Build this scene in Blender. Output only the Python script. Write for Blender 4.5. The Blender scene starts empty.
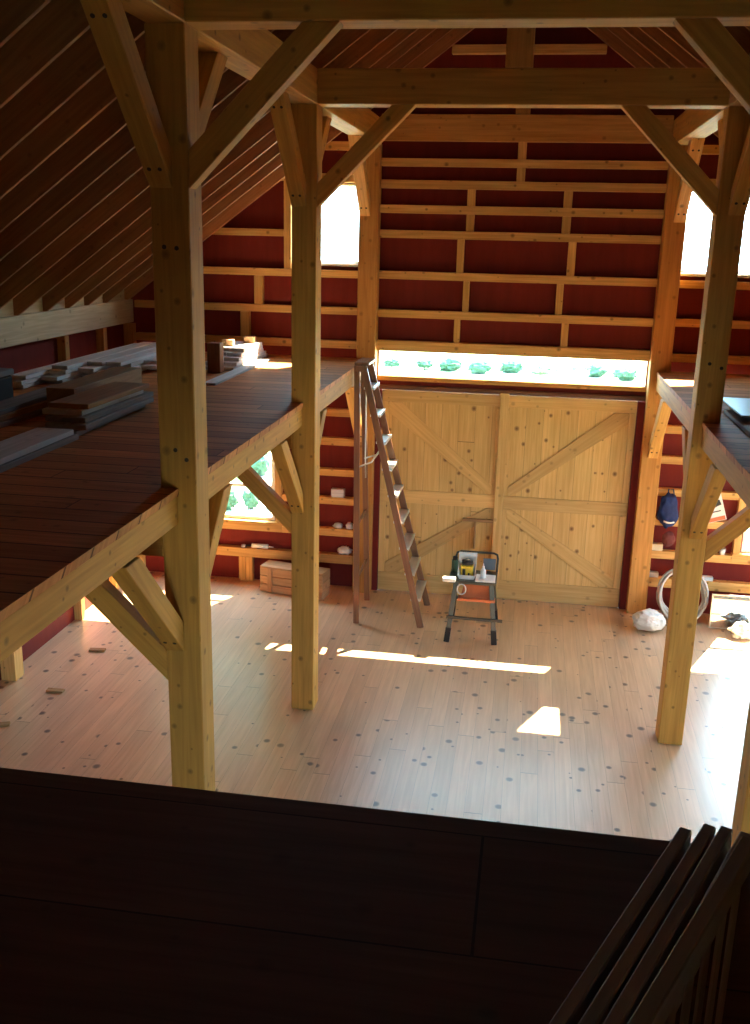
import bpy, bmesh, math, random
from mathutils import Vector, Matrix, noise
random.seed(7)
SC = bpy.context.scene
COL = SC.collection
V = Vector

# ------------------------------------------------------------------ materials
def new_mat(name):
    m = bpy.data.materials.new(name); m.use_nodes = True
    nt = m.node_tree; nt.nodes.clear()
    out = nt.nodes.new('ShaderNodeOutputMaterial')
    p = nt.nodes.new('ShaderNodeBsdfPrincipled')
    nt.links.new(p.outputs[0], out.inputs[0])
    return m, nt, p

def nd(nt, t, **k):
    n = nt.nodes.new(t)
    for a, b in k.items():
        setattr(n, a, b)
    return n

def mth(nt, op, a, b=None, clamp=False):
    n = nd(nt, 'ShaderNodeMath', operation=op, use_clamp=clamp)
    for i, x in enumerate((a, b)):
        if x is None: continue
        if isinstance(x, (int, float)): n.inputs[i].default_value = x
        else: nt.links.new(x, n.inputs[i])
    return n.outputs[0]

def mixc(nt, f, a, b, mode='MIX'):
    n = nd(nt, 'ShaderNodeMix', data_type='RGBA', blend_type=mode)
    for s, x in ((0, f), (6, a), (7, b)):
        if isinstance(x, (int, float)): n.inputs[s].default_value = x
        elif isinstance(x, tuple): n.inputs[s].default_value = (*x, 1) if len(x) == 3 else x
        else: nt.links.new(x, n.inputs[s])
    return n.outputs[2]

def wood(name, dark, light, rough=0.6, knots=0.7, width=None, length=3.2, gap=0.012, tint=0.16, knot_col=None, bump=0.15, spec=0.3, ksize=0.62):
    """grained wood on UV (u along the grain, metres); width: rows of boards across v."""
    m, nt, p = new_mat(name)
    L = nt.links
    uv = nd(nt, 'ShaderNodeUVMap'); sep = nd(nt, 'ShaderNodeSeparateXYZ'); L.new(uv.outputs[0], sep.inputs[0])
    u, v = sep.outputs[0], sep.outputs[1]
    rnd = nd(nt, 'ShaderNodeObjectInfo').outputs['Random']
    if width:
        vi = mth(nt, 'DIVIDE', v, width)
        row = mth(nt, 'FLOOR', vi); fr = mth(nt, 'FRACT', vi)
        w1 = nd(nt, 'ShaderNodeTexWhiteNoise', noise_dimensions='1D'); L.new(row, w1.inputs['W'])
        ui = mth(nt, 'DIVIDE', mth(nt, 'ADD', u, mth(nt, 'MULTIPLY', w1.outputs[0], 9.0)), length)
        ur = mth(nt, 'FLOOR', ui); uf = mth(nt, 'FRACT', ui)
        idn = mth(nt, 'ADD', mth(nt, 'MULTIPLY', row, 7.31), mth(nt, 'MULTIPLY', ur, 3.77))
        w2 = nd(nt, 'ShaderNodeTexWhiteNoise', noise_dimensions='1D'); L.new(idn, w2.inputs['W'])
        bid = w2.outputs[0]
        g1 = mth(nt, 'LESS_THAN', fr, gap); g2 = mth(nt, 'LESS_THAN', uf, 0.0065 / length)
        g = mth(nt, 'MAXIMUM', g1, g2)
    else:
        bid = rnd; g = None
    off = mth(nt, 'MULTIPLY', bid, 53.0)
    cv = nd(nt, 'ShaderNodeCombineXYZ')
    L.new(mth(nt, 'MULTIPLY', u, 1.1), cv.inputs[0]); L.new(mth(nt, 'MULTIPLY', v, 22.0), cv.inputs[1]); L.new(off, cv.inputs[2])
    n1 = nd(nt, 'ShaderNodeTexNoise'); n1.inputs['Scale'].default_value = 1.6; n1.inputs['Detail'].default_value = 5; n1.inputs['Distortion'].default_value = 0.6
    L.new(cv.outputs[0], n1.inputs['Vector'])
    rmp = nd(nt, 'ShaderNodeValToRGB'); rmp.color_ramp.elements[0].position = 0.3; rmp.color_ramp.elements[1].position = 0.68
    rmp.color_ramp.elements[0].color = (*dark, 1); rmp.color_ramp.elements[1].color = (*light, 1)
    L.new(n1.outputs[0], rmp.inputs[0])
    c = rmp.outputs[0]
    # broad tone changes along the piece
    cv2 = nd(nt, 'ShaderNodeCombineXYZ')
    L.new(mth(nt, 'MULTIPLY', u, 1.3), cv2.inputs[0]); L.new(mth(nt, 'MULTIPLY', v, 3.0), cv2.inputs[1]); L.new(off, cv2.inputs[2])
    n2 = nd(nt, 'ShaderNodeTexNoise'); n2.inputs['Scale'].default_value = 1.0; n2.inputs['Detail'].default_value = 2
    L.new(cv2.outputs[0], n2.inputs['Vector'])
    c = mixc(nt, mth(nt, 'MULTIPLY', mth(nt, 'SUBTRACT', n2.outputs[0], 0.42, True), 1.1, True), c, tuple(0.72 * x for x in dark))
    # board to board tint
    tv = mth(nt, 'ADD', 1.0 - tint, mth(nt, 'MULTIPLY', bid, 2 * tint))
    cm = nd(nt, 'ShaderNodeCombineXYZ')
    for i in range(3): L.new(tv, cm.inputs[i])
    c = mixc(nt, 1.0, c, cm.outputs[0], 'MULTIPLY')
    if knots:
        cv3 = nd(nt, 'ShaderNodeCombineXYZ')
        L.new(mth(nt, 'ADD', mth(nt, 'MULTIPLY', u, 4.2 / ksize), off), cv3.inputs[0]); L.new(mth(nt, 'MULTIPLY', v, 4.6 / ksize), cv3.inputs[1])
        vo = nd(nt, 'ShaderNodeTexVoronoi', voronoi_dimensions='2D'); vo.inputs['Scale'].default_value = 1.0; vo.inputs['Randomness'].default_value = 1.0
        L.new(cv3.outputs[0], vo.inputs['Vector'])
        w3 = nd(nt, 'ShaderNodeTexWhiteNoise', noise_dimensions='3D'); L.new(vo.outputs['Position'], w3.inputs['Vector'])
        on = mth(nt, 'GREATER_THAN', w3.outputs[0], 0.60)
        rad = mth(nt, 'MULTIPLY', mth(nt, 'SUBTRACT', w3.outputs[0], 0.48), 0.38)
        k = mth(nt, 'SUBTRACT', 1.0, mth(nt, 'DIVIDE', vo.outputs['Distance'], rad), True)
        k = mth(nt, 'MULTIPLY', mth(nt, 'MULTIPLY', mth(nt, 'POWER', k, 0.6), on), knots, True)
        c = mixc(nt, k, c, knot_col or tuple(0.3 * x for x in dark))
    if g is not None:
        c = mixc(nt, mth(nt, 'MULTIPLY', g, 0.88), c, tuple(0.2 * x for x in dark))
    L.new(c, p.inputs['Base Color'])
    p.inputs['Roughness'].default_value = rough
    p.inputs['Specular IOR Level'].default_value = spec
    b = nd(nt, 'ShaderNodeBump'); b.inputs['Strength'].default_value = bump; b.inputs['Distance'].default_value = 0.004
    h = n1.outputs[0]
    if g is not None: h = mth(nt, 'SUBTRACT', h, mth(nt, 'MULTIPLY', g, 2.0))
    L.new(h, b.inputs['Height']); L.new(b.outputs[0], p.inputs['Normal'])
    return m

def plain(name, col, rough=0.5, metal=0.0, var=0.12, scale=9.0, spec=0.4, bump=0.0):
    m, nt, p = new_mat(name)
    tc = nd(nt, 'ShaderNodeTexCoord')
    n = nd(nt, 'ShaderNodeTexNoise'); n.inputs['Scale'].default_value = scale; n.inputs['Detail'].default_value = 4
    nt.links.new(tc.outputs['Object'], n.inputs['Vector'])
    c = mixc(nt, n.outputs[0], tuple(x * (1 - var) for x in col), tuple(min(1, x * (1 + var)) for x in col))
    nt.links.new(c, p.inputs['Base Color'])
    p.inputs['Roughness'].default_value = rough; p.inputs['Metallic'].default_value = metal
    p.inputs['Specular IOR Level'].default_value = spec
    if bump:
        b = nd(nt, 'ShaderNodeBump'); b.inputs['Strength'].default_value = bump; b.inputs['Distance'].default_value = 0.01
        nt.links.new(n.outputs[0], b.inputs['Height']); nt.links.new(b.outputs[0], p.inputs['Normal'])
    return m

def glass_mat():
    m = bpy.data.materials.new('window_glass'); m.use_nodes = True
    nt = m.node_tree; nt.nodes.clear()
    out = nd(nt, 'ShaderNodeOutputMaterial'); mx = nd(nt, 'ShaderNodeMixShader')
    t = nd(nt, 'ShaderNodeBsdfTransparent'); t.inputs[0].default_value = (0.95, 0.985, 0.98, 1)
    g = nd(nt, 'ShaderNodeBsdfGlossy'); g.inputs['Roughness'].default_value = 0.02
    mx.inputs[0].default_value = 0.06
    nt.links.new(t.outputs[0], mx.inputs[1]); nt.links.new(g.outputs[0], mx.inputs[2]); nt.links.new(mx.outputs[0], out.inputs[0])
    return m

def red_mat():
    m, nt, p = new_mat('red_sheathing')
    tc = nd(nt, 'ShaderNodeTexCoord')
    mp = nd(nt, 'ShaderNodeMapping'); mp.inputs['Scale'].default_value = (9, 9, 1.2)
    nt.links.new(tc.outputs['Object'], mp.inputs[0])
    n = nd(nt, 'ShaderNodeTexNoise'); n.inputs['Scale'].default_value = 1.4; n.inputs['Detail'].default_value = 5
    nt.links.new(mp.outputs[0], n.inputs['Vector'])
    nt.links.new(mixc(nt, n.outputs[0], (0.135, 0.013, 0.009), (0.21, 0.023, 0.016)), p.inputs['Base Color'])
    p.inputs['Roughness'].default_value = 0.75; p.inputs['Specular IOR Level'].default_value = 0.2
    return m

def ground_mat():
    m, nt, p = new_mat('lawn_and_gravel')
    tc = nd(nt, 'ShaderNodeTexCoord')
    n = nd(nt, 'ShaderNodeTexNoise'); n.inputs['Scale'].default_value = 0.9; n.inputs['Detail'].default_value = 6
    nt.links.new(tc.outputs['Object'], n.inputs['Vector'])
    r = nd(nt, 'ShaderNodeValToRGB'); r.color_ramp.elements[0].position = 0.46; r.color_ramp.elements[1].position = 0.54
    r.color_ramp.elements[0].color = (0.10, 0.20, 0.06, 1); r.color_ramp.elements[1].color = (0.55, 0.53, 0.48, 1)
    nt.links.new(n.outputs[0], r.inputs[0]); nt.links.new(r.outputs[0], p.inputs['Base Color'])
    p.inputs['Roughness'].default_value = 0.95
    return m

def leaf_mat():
    m, nt, p = new_mat('shrub_leaves')
    tc = nd(nt, 'ShaderNodeTexCoord')
    n = nd(nt, 'ShaderNodeTexNoise'); n.inputs['Scale'].default_value = 14; n.inputs['Detail'].default_value = 5
    nt.links.new(tc.outputs['Object'], n.inputs['Vector'])
    nt.links.new(mixc(nt, n.outputs[0], (0.008, 0.032, 0.02), (0.045, 0.12, 0.06)), p.inputs['Base Color'])
    p.inputs['Roughness'].default_value = 0.8
    return m

M = {}
M['timber'] = wood('sawn_timber', (0.43, 0.20, 0.036), (0.60, 0.295, 0.058), 0.62, 0.8)
M['timber2'] = wood('sawn_timber_wall', (0.46, 0.20, 0.045), (0.64, 0.31, 0.08), 0.65, 0.6)
M['eave'] = wood('eave_timber', (0.46, 0.34, 0.22), (0.62, 0.48, 0.33), 0.65, 0.6)
M['girt'] = wood('girt_pine', (0.56, 0.29, 0.08), (0.78, 0.45, 0.15), 0.65, 0.9)
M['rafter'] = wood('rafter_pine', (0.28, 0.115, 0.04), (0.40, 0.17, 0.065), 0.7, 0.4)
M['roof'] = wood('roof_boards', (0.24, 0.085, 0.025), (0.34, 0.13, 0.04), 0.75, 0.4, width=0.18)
M['floor'] = wood('pine_floor', (0.53, 0.335, 0.185), (0.67, 0.45, 0.275), 0.36, 1.5, width=0.135, length=2.6, gap=0.012, tint=0.08, bump=0.04, spec=0.5, knot_col=(0.07, 0.035, 0.02), ksize=0.85)
def coat(m, w, r):
    p = [n for n in m.node_tree.nodes if n.type == 'BSDF_PRINCIPLED'][0]
    p.inputs['Coat Weight'].default_value = w; p.inputs['Coat Roughness'].default_value = r; p.inputs['Coat IOR'].default_value = 1.7
    return m
coat(M['floor'], 1.0, 0.33)
M['deck'] = wood('loft_boards', (0.44, 0.165, 0.055), (0.62, 0.255, 0.09), 0.6, 0.5, width=0.19, length=4, gap=0.07, tint=0.2, spec=0.1)
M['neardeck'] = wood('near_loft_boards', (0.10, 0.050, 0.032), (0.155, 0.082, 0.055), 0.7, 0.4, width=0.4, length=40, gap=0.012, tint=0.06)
M['doorwood'] = wood('door_boards', (0.62, 0.36, 0.11), (0.78, 0.49, 0.18), 0.55, 1.0, width=0.19, length=9, gap=0.012, tint=0.05, knot_col=(0.16, 0.06, 0.02), ksize=0.75)
M['doorrail'] = wood('door_rail', (0.60, 0.35, 0.11), (0.74, 0.46, 0.17), 0.55, 0.5)
M['darkrail'] = wood('dark_stained_board', (0.15, 0.055, 0.022), (0.23, 0.09, 0.038), 0.6, 0.2)
M['grey'] = wood('weathered_board', (0.24, 0.20, 0.19), (0.38, 0.33, 0.32), 0.75, 0.3)
M['pale'] = wood('pale_board', (0.60, 0.58, 0.58), (0.80, 0.78, 0.80), 0.7, 0.3)
M['brown'] = wood('brown_board', (0.30, 0.15, 0.06), (0.44, 0.24, 0.10), 0.7, 0.4)
M['crate'] = wood('crate_board', (0.45, 0.25, 0.12), (0.60, 0.36, 0.19), 0.7, 0.5)
M['darkwood'] = wood('dark_board', (0.30, 0.27, 0.275), (0.44, 0.41, 0.42), 0.7, 0.2)
M['ladder'] = wood('ladder_wood', (0.20, 0.08, 0.035), (0.32, 0.135, 0.06), 0.4, 0.0, spec=0.5)
M['red'] = red_mat()
M['glass'] = glass_mat()
M['ground'] = ground_mat()
M['leaf'] = leaf_mat()
M['vinyl'] = plain('white_vinyl', (0.8, 0.8, 0.78), 0.4, var=0.04)
M['white'] = plain('white_plastic', (0.82, 0.81, 0.78), 0.4, var=0.05)
M['bagwhite'] = plain('white_film', (0.78, 0.77, 0.75), 0.35, var=0.1, bump=0.4)
M['peg'] = plain('dark_peg', (0.035, 0.018, 0.01), 0.8)
M['steel'] = plain('galvanised_steel', (0.62, 0.62, 0.60), 0.3, 0.9)
M['aluminium'] = plain('bright_aluminium', (0.82, 0.82, 0.80), 0.35, 0.85)
M['blacksteel'] = plain('black_steel', (0.05, 0.045, 0.04), 0.5, 0.3)
M['greysteel'] = plain('grey_green_steel', (0.10, 0.085, 0.06), 0.45, 0.4)
M['rubber'] = plain('black_rubber', (0.03, 0.02, 0.018), 0.8)
M['orange'] = plain('orange_plastic', (0.58, 0.16, 0.06), 0.5, var=0.08)
M['yellow'] = plain('yellow_plastic', (0.65, 0.43, 0.03), 0.45)
M['green'] = plain('dark_green_plastic', (0.06, 0.10, 0.05), 0.5)
M['blue'] = plain('blue_fabric', (0.015, 0.03, 0.12), 0.8, var=0.5, scale=16, bump=0.5)
M['maroon'] = plain('maroon_fabric', (0.16, 0.035, 0.03), 0.8, var=0.3, bump=0.4)
M['hose'] = plain('grey_hose', (0.55, 0.54, 0.52), 0.45)
M['greybox'] = plain('grey_plastic', (0.16, 0.17, 0.19), 0.5)
M['paper'] = plain('white_paper', (0.8, 0.79, 0.76), 0.8, var=0.04)
M['ink'] = plain('black_print', (0.03, 0.03, 0.03), 0.8)
M['lightbox'] = plain('cream_card', (0.72, 0.6, 0.42), 0.7)
M['mirror'] = plain('mirror_glass', (0.85, 0.87, 0.88), 0.03, 1.0, var=0.01)
M['sheet'] = plain('bluish_panel', (0.62, 0.74, 0.80), 0.32, 0.5, var=0.06, spec=0.6)
M['trunk'] = plain('tree_bark', (0.10, 0.07, 0.05), 0.9)

# ------------------------------------------------------------------ mesh helpers
def finish(name, bm, m, axis=(1, 0, 0), parent=None, smooth=False, origin=None):
    """link bm (world coords) as ONE object; UV u runs along axis; origin: base of the thing."""
    bm.normal_update()
    if origin is None:
        zs = min(v.co.z for v in bm.verts)
        cx = sum((v.co.x for v in bm.verts)) / len(bm.verts); cy = sum((v.co.y for v in bm.verts)) / len(bm.verts)
        origin = V((cx, cy, zs))
    origin = V(origin)
    uvl = bm.loops.layers.uv.new('UVMap')
    a = V(axis).normalized()
    for f in bm.faces:
        n = f.normal
        t = n.cross(a)
        if t.length < 0.3:
            a2 = a.orthogonal().normalized(); t = n.cross(a2); uu = a2
        else: uu = a
        t.normalize()
        for l in f.loops:
            c = l.vert.co
            l[uvl].uv = (c.dot(uu), c.dot(t))
    bmesh.ops.translate(bm, verts=bm.verts, vec=-origin)
    me = bpy.data.meshes.new(name); bm.to_mesh(me); bm.free()
    if smooth:
        for p in me.polygons: p.use_smooth = True
    me.materials.append(m)
    o = bpy.data.objects.new(name, me); COL.objects.link(o)
    if parent is not None:
        o.parent = parent; o.location = origin - world_loc(parent)
    else: o.location = origin
    return o

def world_loc(o):
    p = V(o.location)
    while o.parent is not None:
        o = o.parent; p += V(o.location)
    return p

def empty(name, loc):
    o = bpy.data.objects.new(name, None); COL.objects.link(o); o.location = loc; o.empty_display_size = 0.1
    return o

def thing(o, label, cat, group=None):
    o['label'] = label; o['category'] = cat; o['kind'] = 'thing'
    if group: o['group'] = group
    return o

def struct(o):
    o['kind'] = 'structure'; return o

def bevel(bm, r):
    if r: bmesh.ops.bevel(bm, geom=list(bm.edges), offset=r, segments=1, affect='EDGES', clamp_overlap=True)

def box_bm(lo, hi, r=0.004, bm=None):
    own = bm is None
    if own: bm = bmesh.new()
    lo, hi = V(lo), V(hi)
    c = (lo + hi) / 2; s = hi - lo
    if own:
        bmesh.ops.create_cube(bm, size=1, matrix=Matrix.Translation(c) @ Matrix.Diagonal((s.x, s.y, s.z, 1)))
        bevel(bm, min(r, 0.2 * min(s)))
    return bm

def box(name, lo, hi, m, axis=None, parent=None, r=0.004):
    lo, hi = [min(a, b) for a, b in zip(lo, hi)], [max(a, b) for a, b in zip(lo, hi)]
    if axis is None:
        s = [hi[i] - lo[i] for i in range(3)]; i = s.index(max(s)); axis = [0, 0, 0]; axis[i] = 1
    return finish(name, box_bm(lo, hi, r), m, axis, parent)

def prism_bm(poly, ext, r=0.004):
    bm = bmesh.new()
    ext = V(ext)
    a = [bm.verts.new(V(p)) for p in poly]; b = [bm.verts.new(V(p) + ext) for p in poly]
    bm.faces.new(a); bm.faces.new(b[::-1])
    n = len(poly)
    for i in range(n): bm.faces.new((a[i], b[i], b[(i + 1) % n], a[(i + 1) % n]))
    bmesh.ops.recalc_face_normals(bm, faces=bm.faces)
    bevel(bm, r)
    return bm

def prism(name, poly, ext, m, axis, parent=None, r=0.004):
    return finish(name, prism_bm(poly, ext, r), m, axis, parent)

def bar_bm(a, b, w, d, side=None, r=0.002):
    """rectangular bar from a to b: w across 'side', d across the other way."""
    a, b = V(a), V(b); ax = (b - a).normalized()
    s = V(side) if side else ax.orthogonal()
    s = (s - ax * s.dot(ax)).normalized(); t = ax.cross(s)
    poly = [a + s * (w / 2 * i) + t * (d / 2 * j) for i, j in ((-1, -1), (1, -1), (1, 1), (-1, 1))]
    return prism_bm(poly, b - a, r)

def bar(name, a, b, w, d, m, side=None, parent=None, r=0.002):
    return finish(name, bar_bm(a, b, w, d, side, r), m, V(b) - V(a), parent)

def tube_bm(pts, rad, seg=8, closed=False):
    bm = bmesh.new(); rings = []
    pts = [V(p) for p in pts]; n = len(pts)
    up = None
    for i, p in enumerate(pts):
        if closed: t = pts[(i + 1) % n] - pts[i - 1]
        else: t = pts[min(i + 1, n - 1)] - pts[max(i - 1, 0)]
        t.normalize()
        if up is None: up = t.orthogonal().normalized()
        up = (up - t * up.dot(t)).normalized(); s = t.cross(up)
        rr = rad[i] if isinstance(rad, (list, tuple)) else rad
        rings.append([bm.verts.new(p + (up * math.cos(2 * math.pi * k / seg) + s * math.sin(2 * math.pi * k / seg)) * rr) for k in range(seg)])
    for i in range(n if closed else n - 1):
        A, B = rings[i], rings[(i + 1) % n]
        for k in range(seg): bm.faces.new((A[k], A[(k + 1) % seg], B[(k + 1) % seg], B[k]))
    if not closed:
        bm.faces.new(rings[0][::-1]); bm.faces.new(rings[-1])
    bmesh.ops.recalc_face_normals(bm, faces=bm.faces)
    return bm

def tube(name, pts, rad, m, parent=None, seg=8, closed=False):
    return finish(name, tube_bm(pts, rad, seg, closed), m, V(pts[-1]) - V(pts[0]) if not closed else (0, 0, 1), parent, smooth=True)

def lathe(name, c, prof, m, parent=None, seg=16):
    bm = bmesh.new(); c = V(c); rings = []
    for r, z in prof:
        rings.append([bm.verts.new(c + V((max(r, 1e-4) * math.cos(2 * math.pi * k / seg), max(r, 1e-4) * math.sin(2 * math.pi * k / seg), z))) for k in range(seg)])
    for A, B in zip(rings, rings[1:]):
        for k in range(seg): bm.faces.new((A[k], A[(k + 1) % seg], B[(k + 1) % seg], B[k]))
    bm.faces.new(rings[0][::-1]); bm.faces.new(rings[-1])
    bmesh.ops.recalc_face_normals(bm, faces=bm.faces)
    return finish(name, bm, m, (0, 0, 1), parent, smooth=True)

def blob(name, c, size, m, parent=None, amp=0.25, freq=3.0, sub=4, seed=0, flat=True):
    bm = bmesh.new(); bmesh.ops.create_icosphere(bm, subdivisions=sub, radius=1)
    for v in bm.verts:
        d = v.co.normalized()
        k = 1 + amp * noise.fractal(d * freq + V((seed * 7.1, seed * 3.3, 0)), 0.8, 2.0, 4)
        q = d * k
        v.co = V((c[0] + q.x * size[0], c[1] + q.y * size[1], c[2] + q.z * size[2]))
        if flat and v.co.z < c[2] - size[2] * 0.8: v.co.z = c[2] - size[2] * 0.8
    return finish(name, bm, m, (0, 0, 1), parent, smooth=True)

def sheet_with_holes(name, to3d, u0, u1, w0, w1, holes, thick, m, axis, clips=()):
    """flat wall between u0..u1, w0..w1 with rectangular openings, one connected mesh."""
    us = sorted({u0, u1, *[h[0] for h in holes], *[h[1] for h in holes]}); ws = sorted({w0, w1, *[h[2] for h in holes], *[h[3] for h in holes]})
    bm = bmesh.new(); vs = {}
    def vt(i, j):
        if (i, j) not in vs: vs[i, j] = bm.verts.new(to3d(us[i], ws[j]))
        return vs[i, j]
    for i in range(len(us) - 1):
        for j in range(len(ws) - 1):
            cu, cw = (us[i] + us[i + 1]) / 2, (ws[j] + ws[j + 1]) / 2
            if any(h[0] < cu < h[1] and h[2] < cw < h[3] for h in holes): continue
            bm.faces.new((vt(i, j), vt(i + 1, j), vt(i + 1, j + 1), vt(i, j + 1)))
    for co, no in clips:
        bmesh.ops.bisect_plane(bm, geom=list(bm.verts) + list(bm.edges) + list(bm.faces), plane_co=co, plane_no=no, clear_outer=True)
    r = bmesh.ops.extrude_face_region(bm, geom=list(bm.faces))
    bmesh.ops.translate(bm, verts=[g for g in r['geom'] if isinstance(g, bmesh.types.BMVert)], vec=V(thick))
    bmesh.ops.recalc_face_normals(bm, faces=bm.faces)
    return finish(name, bm, m, axis)

# ------------------------------------------------------------------ layout (metres)
XL, XR = -1.817, 1.379
XC = -0.219
YB = [4.99, 7.93, 11.0]
H = 0.1
ZD = 2.77           # loft deck
ZT = 5.05           # underside of tie beams and plates
ZP = 5.36
XOL, XOR = -4.72, 4.282
YW = 11.09          # back sheathing, inner face
YF = -3.2
SL = 0.75
roofz = lambda x: 6.57 - SL * abs(x - XC)      # underside of the rafters
side_name = {-1: 'ladder side', 1: 'hose side'}
bent_name = {0: 'nearest the dark loft', 1: 'in the middle bent', 2: 'against the back wall'}

# ------------------------------------------------------------------ setting
def floor():
    bm = bmesh.new()
    bmesh.ops.create_cube(bm, size=1, matrix=Matrix.Translation(V((XC, (YF + YW + 0.04) / 2, -0.05))) @ Matrix.Diagonal((XOR - XOL + 0.1, YW + 0.04 - YF + 0.1, 0.1, 1)))
    struct(finish('floor', bm, M['floor'], (0, 1, 0)))
floor()

clipL = (V((XC, 0, 6.57 + 0.24)), V((-SL, 0, 1)))
clipR = (V((XC, 0, 6.57 + 0.24)), V((SL, 0, 1)))
DOOR = (-1.70, 1.245, 0.0, 2.47)
TRANS = (-1.70, 1.262, 2.58, 2.885)
UL, UR = (-2.69, -1.93, 3.80, 4.64), (1.49, 2.25, 3.80, 4.64)
LL, LR = (-4.25, -2.92, 0.77, 2.45), (2.482, 3.81, 0.77, 2.45)
wb = sheet_with_holes('wall_back', lambda u, w: V((u, YW, w)), XOL, XOR, 0, 6.85, [DOOR, TRANS, UL, UR, LL, LR], (0, 0.04, 0), M['red'], (0, 0, 1), (clipL, clipR))
struct(wb)
SIDE_WIN = [(5.6, 6.9, 0.8, 2.2), (8.5, 9.8, 0.8, 2.2)]
wl = struct(sheet_with_holes('wall_left', lambda u, w: V((XOL, u, w)), YF, YW, 0, 3.56, [], (-0.04, 0, 0), M['red'], (0, 0, 1)))
wr = struct(sheet_with_holes('wall_right', lambda u, w: V((XOR, u, w)), YF, YW, 0, 3.56, SIDE_WIN, (0.04, 0, 0), M['red'], (0, 0, 1)))
FDOOR = (-0.2, 1.5, 0.0, 2.45)
wf = struct(sheet_with_holes('wall_front', lambda u, w: V((u, YF, w)), XOL, XOR, 0, 6.85, [FDOOR], (0, -0.04, 0), M['red'], (0, 0, 1), (clipL, clipR)))

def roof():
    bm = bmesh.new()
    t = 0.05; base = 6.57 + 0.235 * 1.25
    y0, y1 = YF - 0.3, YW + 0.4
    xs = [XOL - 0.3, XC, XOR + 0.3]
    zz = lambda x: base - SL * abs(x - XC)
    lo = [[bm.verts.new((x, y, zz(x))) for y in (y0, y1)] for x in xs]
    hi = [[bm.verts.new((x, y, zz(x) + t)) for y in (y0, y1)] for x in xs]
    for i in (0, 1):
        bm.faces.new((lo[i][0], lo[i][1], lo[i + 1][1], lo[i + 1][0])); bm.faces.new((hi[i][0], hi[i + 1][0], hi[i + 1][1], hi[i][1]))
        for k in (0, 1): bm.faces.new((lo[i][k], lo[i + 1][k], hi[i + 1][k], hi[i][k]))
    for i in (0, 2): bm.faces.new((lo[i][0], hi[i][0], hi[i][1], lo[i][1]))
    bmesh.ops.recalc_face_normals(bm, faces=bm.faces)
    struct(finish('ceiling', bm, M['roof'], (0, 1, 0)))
roof()

def ground():
    bm = bmesh.new()
    bmesh.ops.create_grid(bm, x_segments=8, y_segments=8, size=70, matrix=Matrix.Translation(V((0, 20, -0.25))))
    struct(finish('ground', bm, M['ground'], (1, 0, 0)))
ground()

# --- windows
def window(n, h, plane='Y', at=YW, out=1, bars=(), depth=0.05, fr=0.035):
    u0, u1, w0, w1 = h
    def P(u, d, w): return (u, at + out * d, w) if plane == 'Y' else (at + out * d, u, w)
    bm = bmesh.new()
    ring = lambda d, i: [bm.verts.new(P(u, d, w)) for u, w in ((u0 + i, w0 + i), (u1 - i, w0 + i), (u1 - i, w1 - i), (u0 + i, w1 - i))]
    R = [ring(-0.004, 0), ring(-0.004, fr), ring(depth, fr), ring(depth, 0)]
    for k in range(4):
        A, B = R[k], R[(k + 1) % 4]
        for i in range(4): bm.faces.new((A[i], A[(i + 1) % 4], B[(i + 1) % 4], B[i]))
    bmesh.ops.recalc_face_normals(bm, faces=bm.faces)
    f = struct(finish('window_%d' % n, bm, M['vinyl'], (1, 0, 0)))
    d = depth * 0.6
    a, b = P(u0 + fr, d - 0.003, w0 + fr), P(u1 - fr, d + 0.003, w1 - fr)
    box('pane', a, b, M['glass'], None, f, r=0)
    for w in bars:
        box('sash_bar', P(u0 + fr, d - 0.02, w - 0.02), P(u1 - fr, d + 0.02, w + 0.02), M['vinyl'], None, f, r=0.003)
    return f
for n_, h_ in ((1, UL), (2, UR)):
    w_ = window(n_, h_, depth=0.04, fr=0.025)
    box('window_sill', (h_[0] + 0.012, 11.035, 3.768), (h_[1] - 0.012, YW - 0.006, 3.799), M['vinyl'], (1, 0, 0), w_, r=0.003)
window(3, LL, bars=(1.18,)); window(4, LR, bars=(1.48,))
window(5, TRANS, depth=0.035, fr=0.008)
k = 6
for at, out in ((XOR, 1),):
    for h in SIDE_WIN:
        window(k, h, 'X', at, out, bars=(1.5,)); k += 1

# --- girts and blocking nailed to the back wall (parts of it)
YG = 11.0
def girt(x0, x1, z0, z1, name='girt', m='girt', y=YG, d=None):
    return box(name, (x0, y, z0), (x1, YW - 0.001 if d is None else y + d, z1), M[m], None, wb, r=0.003)
def block(x0, x1, z0, z1):
    return box('blocking', (x0, YG + 0.004, z0 + 0.001), (x1, YW - 0.001, z1 - 0.001), M['girt'], (0, 0, 1), wb, r=0.003)
nx0, nx1 = XL + H + 0.009, XR - H - 0.009
for z0, z1 in ((4.825, 4.905), (4.60, 4.685), (4.345, 4.43), (4.085, 4.17), (3.65, 3.735), (3.235, 3.32)):
    girt(nx0, nx1, z0, z1)
girt(nx0, nx1, 2.865, 2.98, 'header')
box('transom_sill', (nx0, 11.055, 2.525), (nx1, YW - 0.001, 2.578), M['timber2'], None, wb)
box('door_head', (nx0, 11.045, 2.425), (nx1, YW - 0.001, 2.475), M['darkrail'], None, wb)
for x0, x1, z0, z1 in ((-0.267, -0.18, 4.685, 4.825), (-0.267, -0.18, 4.905, 5.08), (-0.773, -0.69, 4.17, 4.345), (-0.773, -0.69, 4.43, 4.60), (0.238, 0.328, 4.17, 4.345), (0.238, 0.328, 4.43, 4.60),
                       (-0.858, -0.783, 3.735, 4.085), (0.323, 0.404, 3.735, 4.085), (-0.774, -0.708, 3.32, 3.65), (0.229, 0.303, 3.32, 3.65), (-0.855, -0.79, 2.98, 3.235), (0.312, 0.387, 2.98, 3.235)):
    block(x0, x1, z0, z1)
def mir(x): return 2 * XC - x
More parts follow.
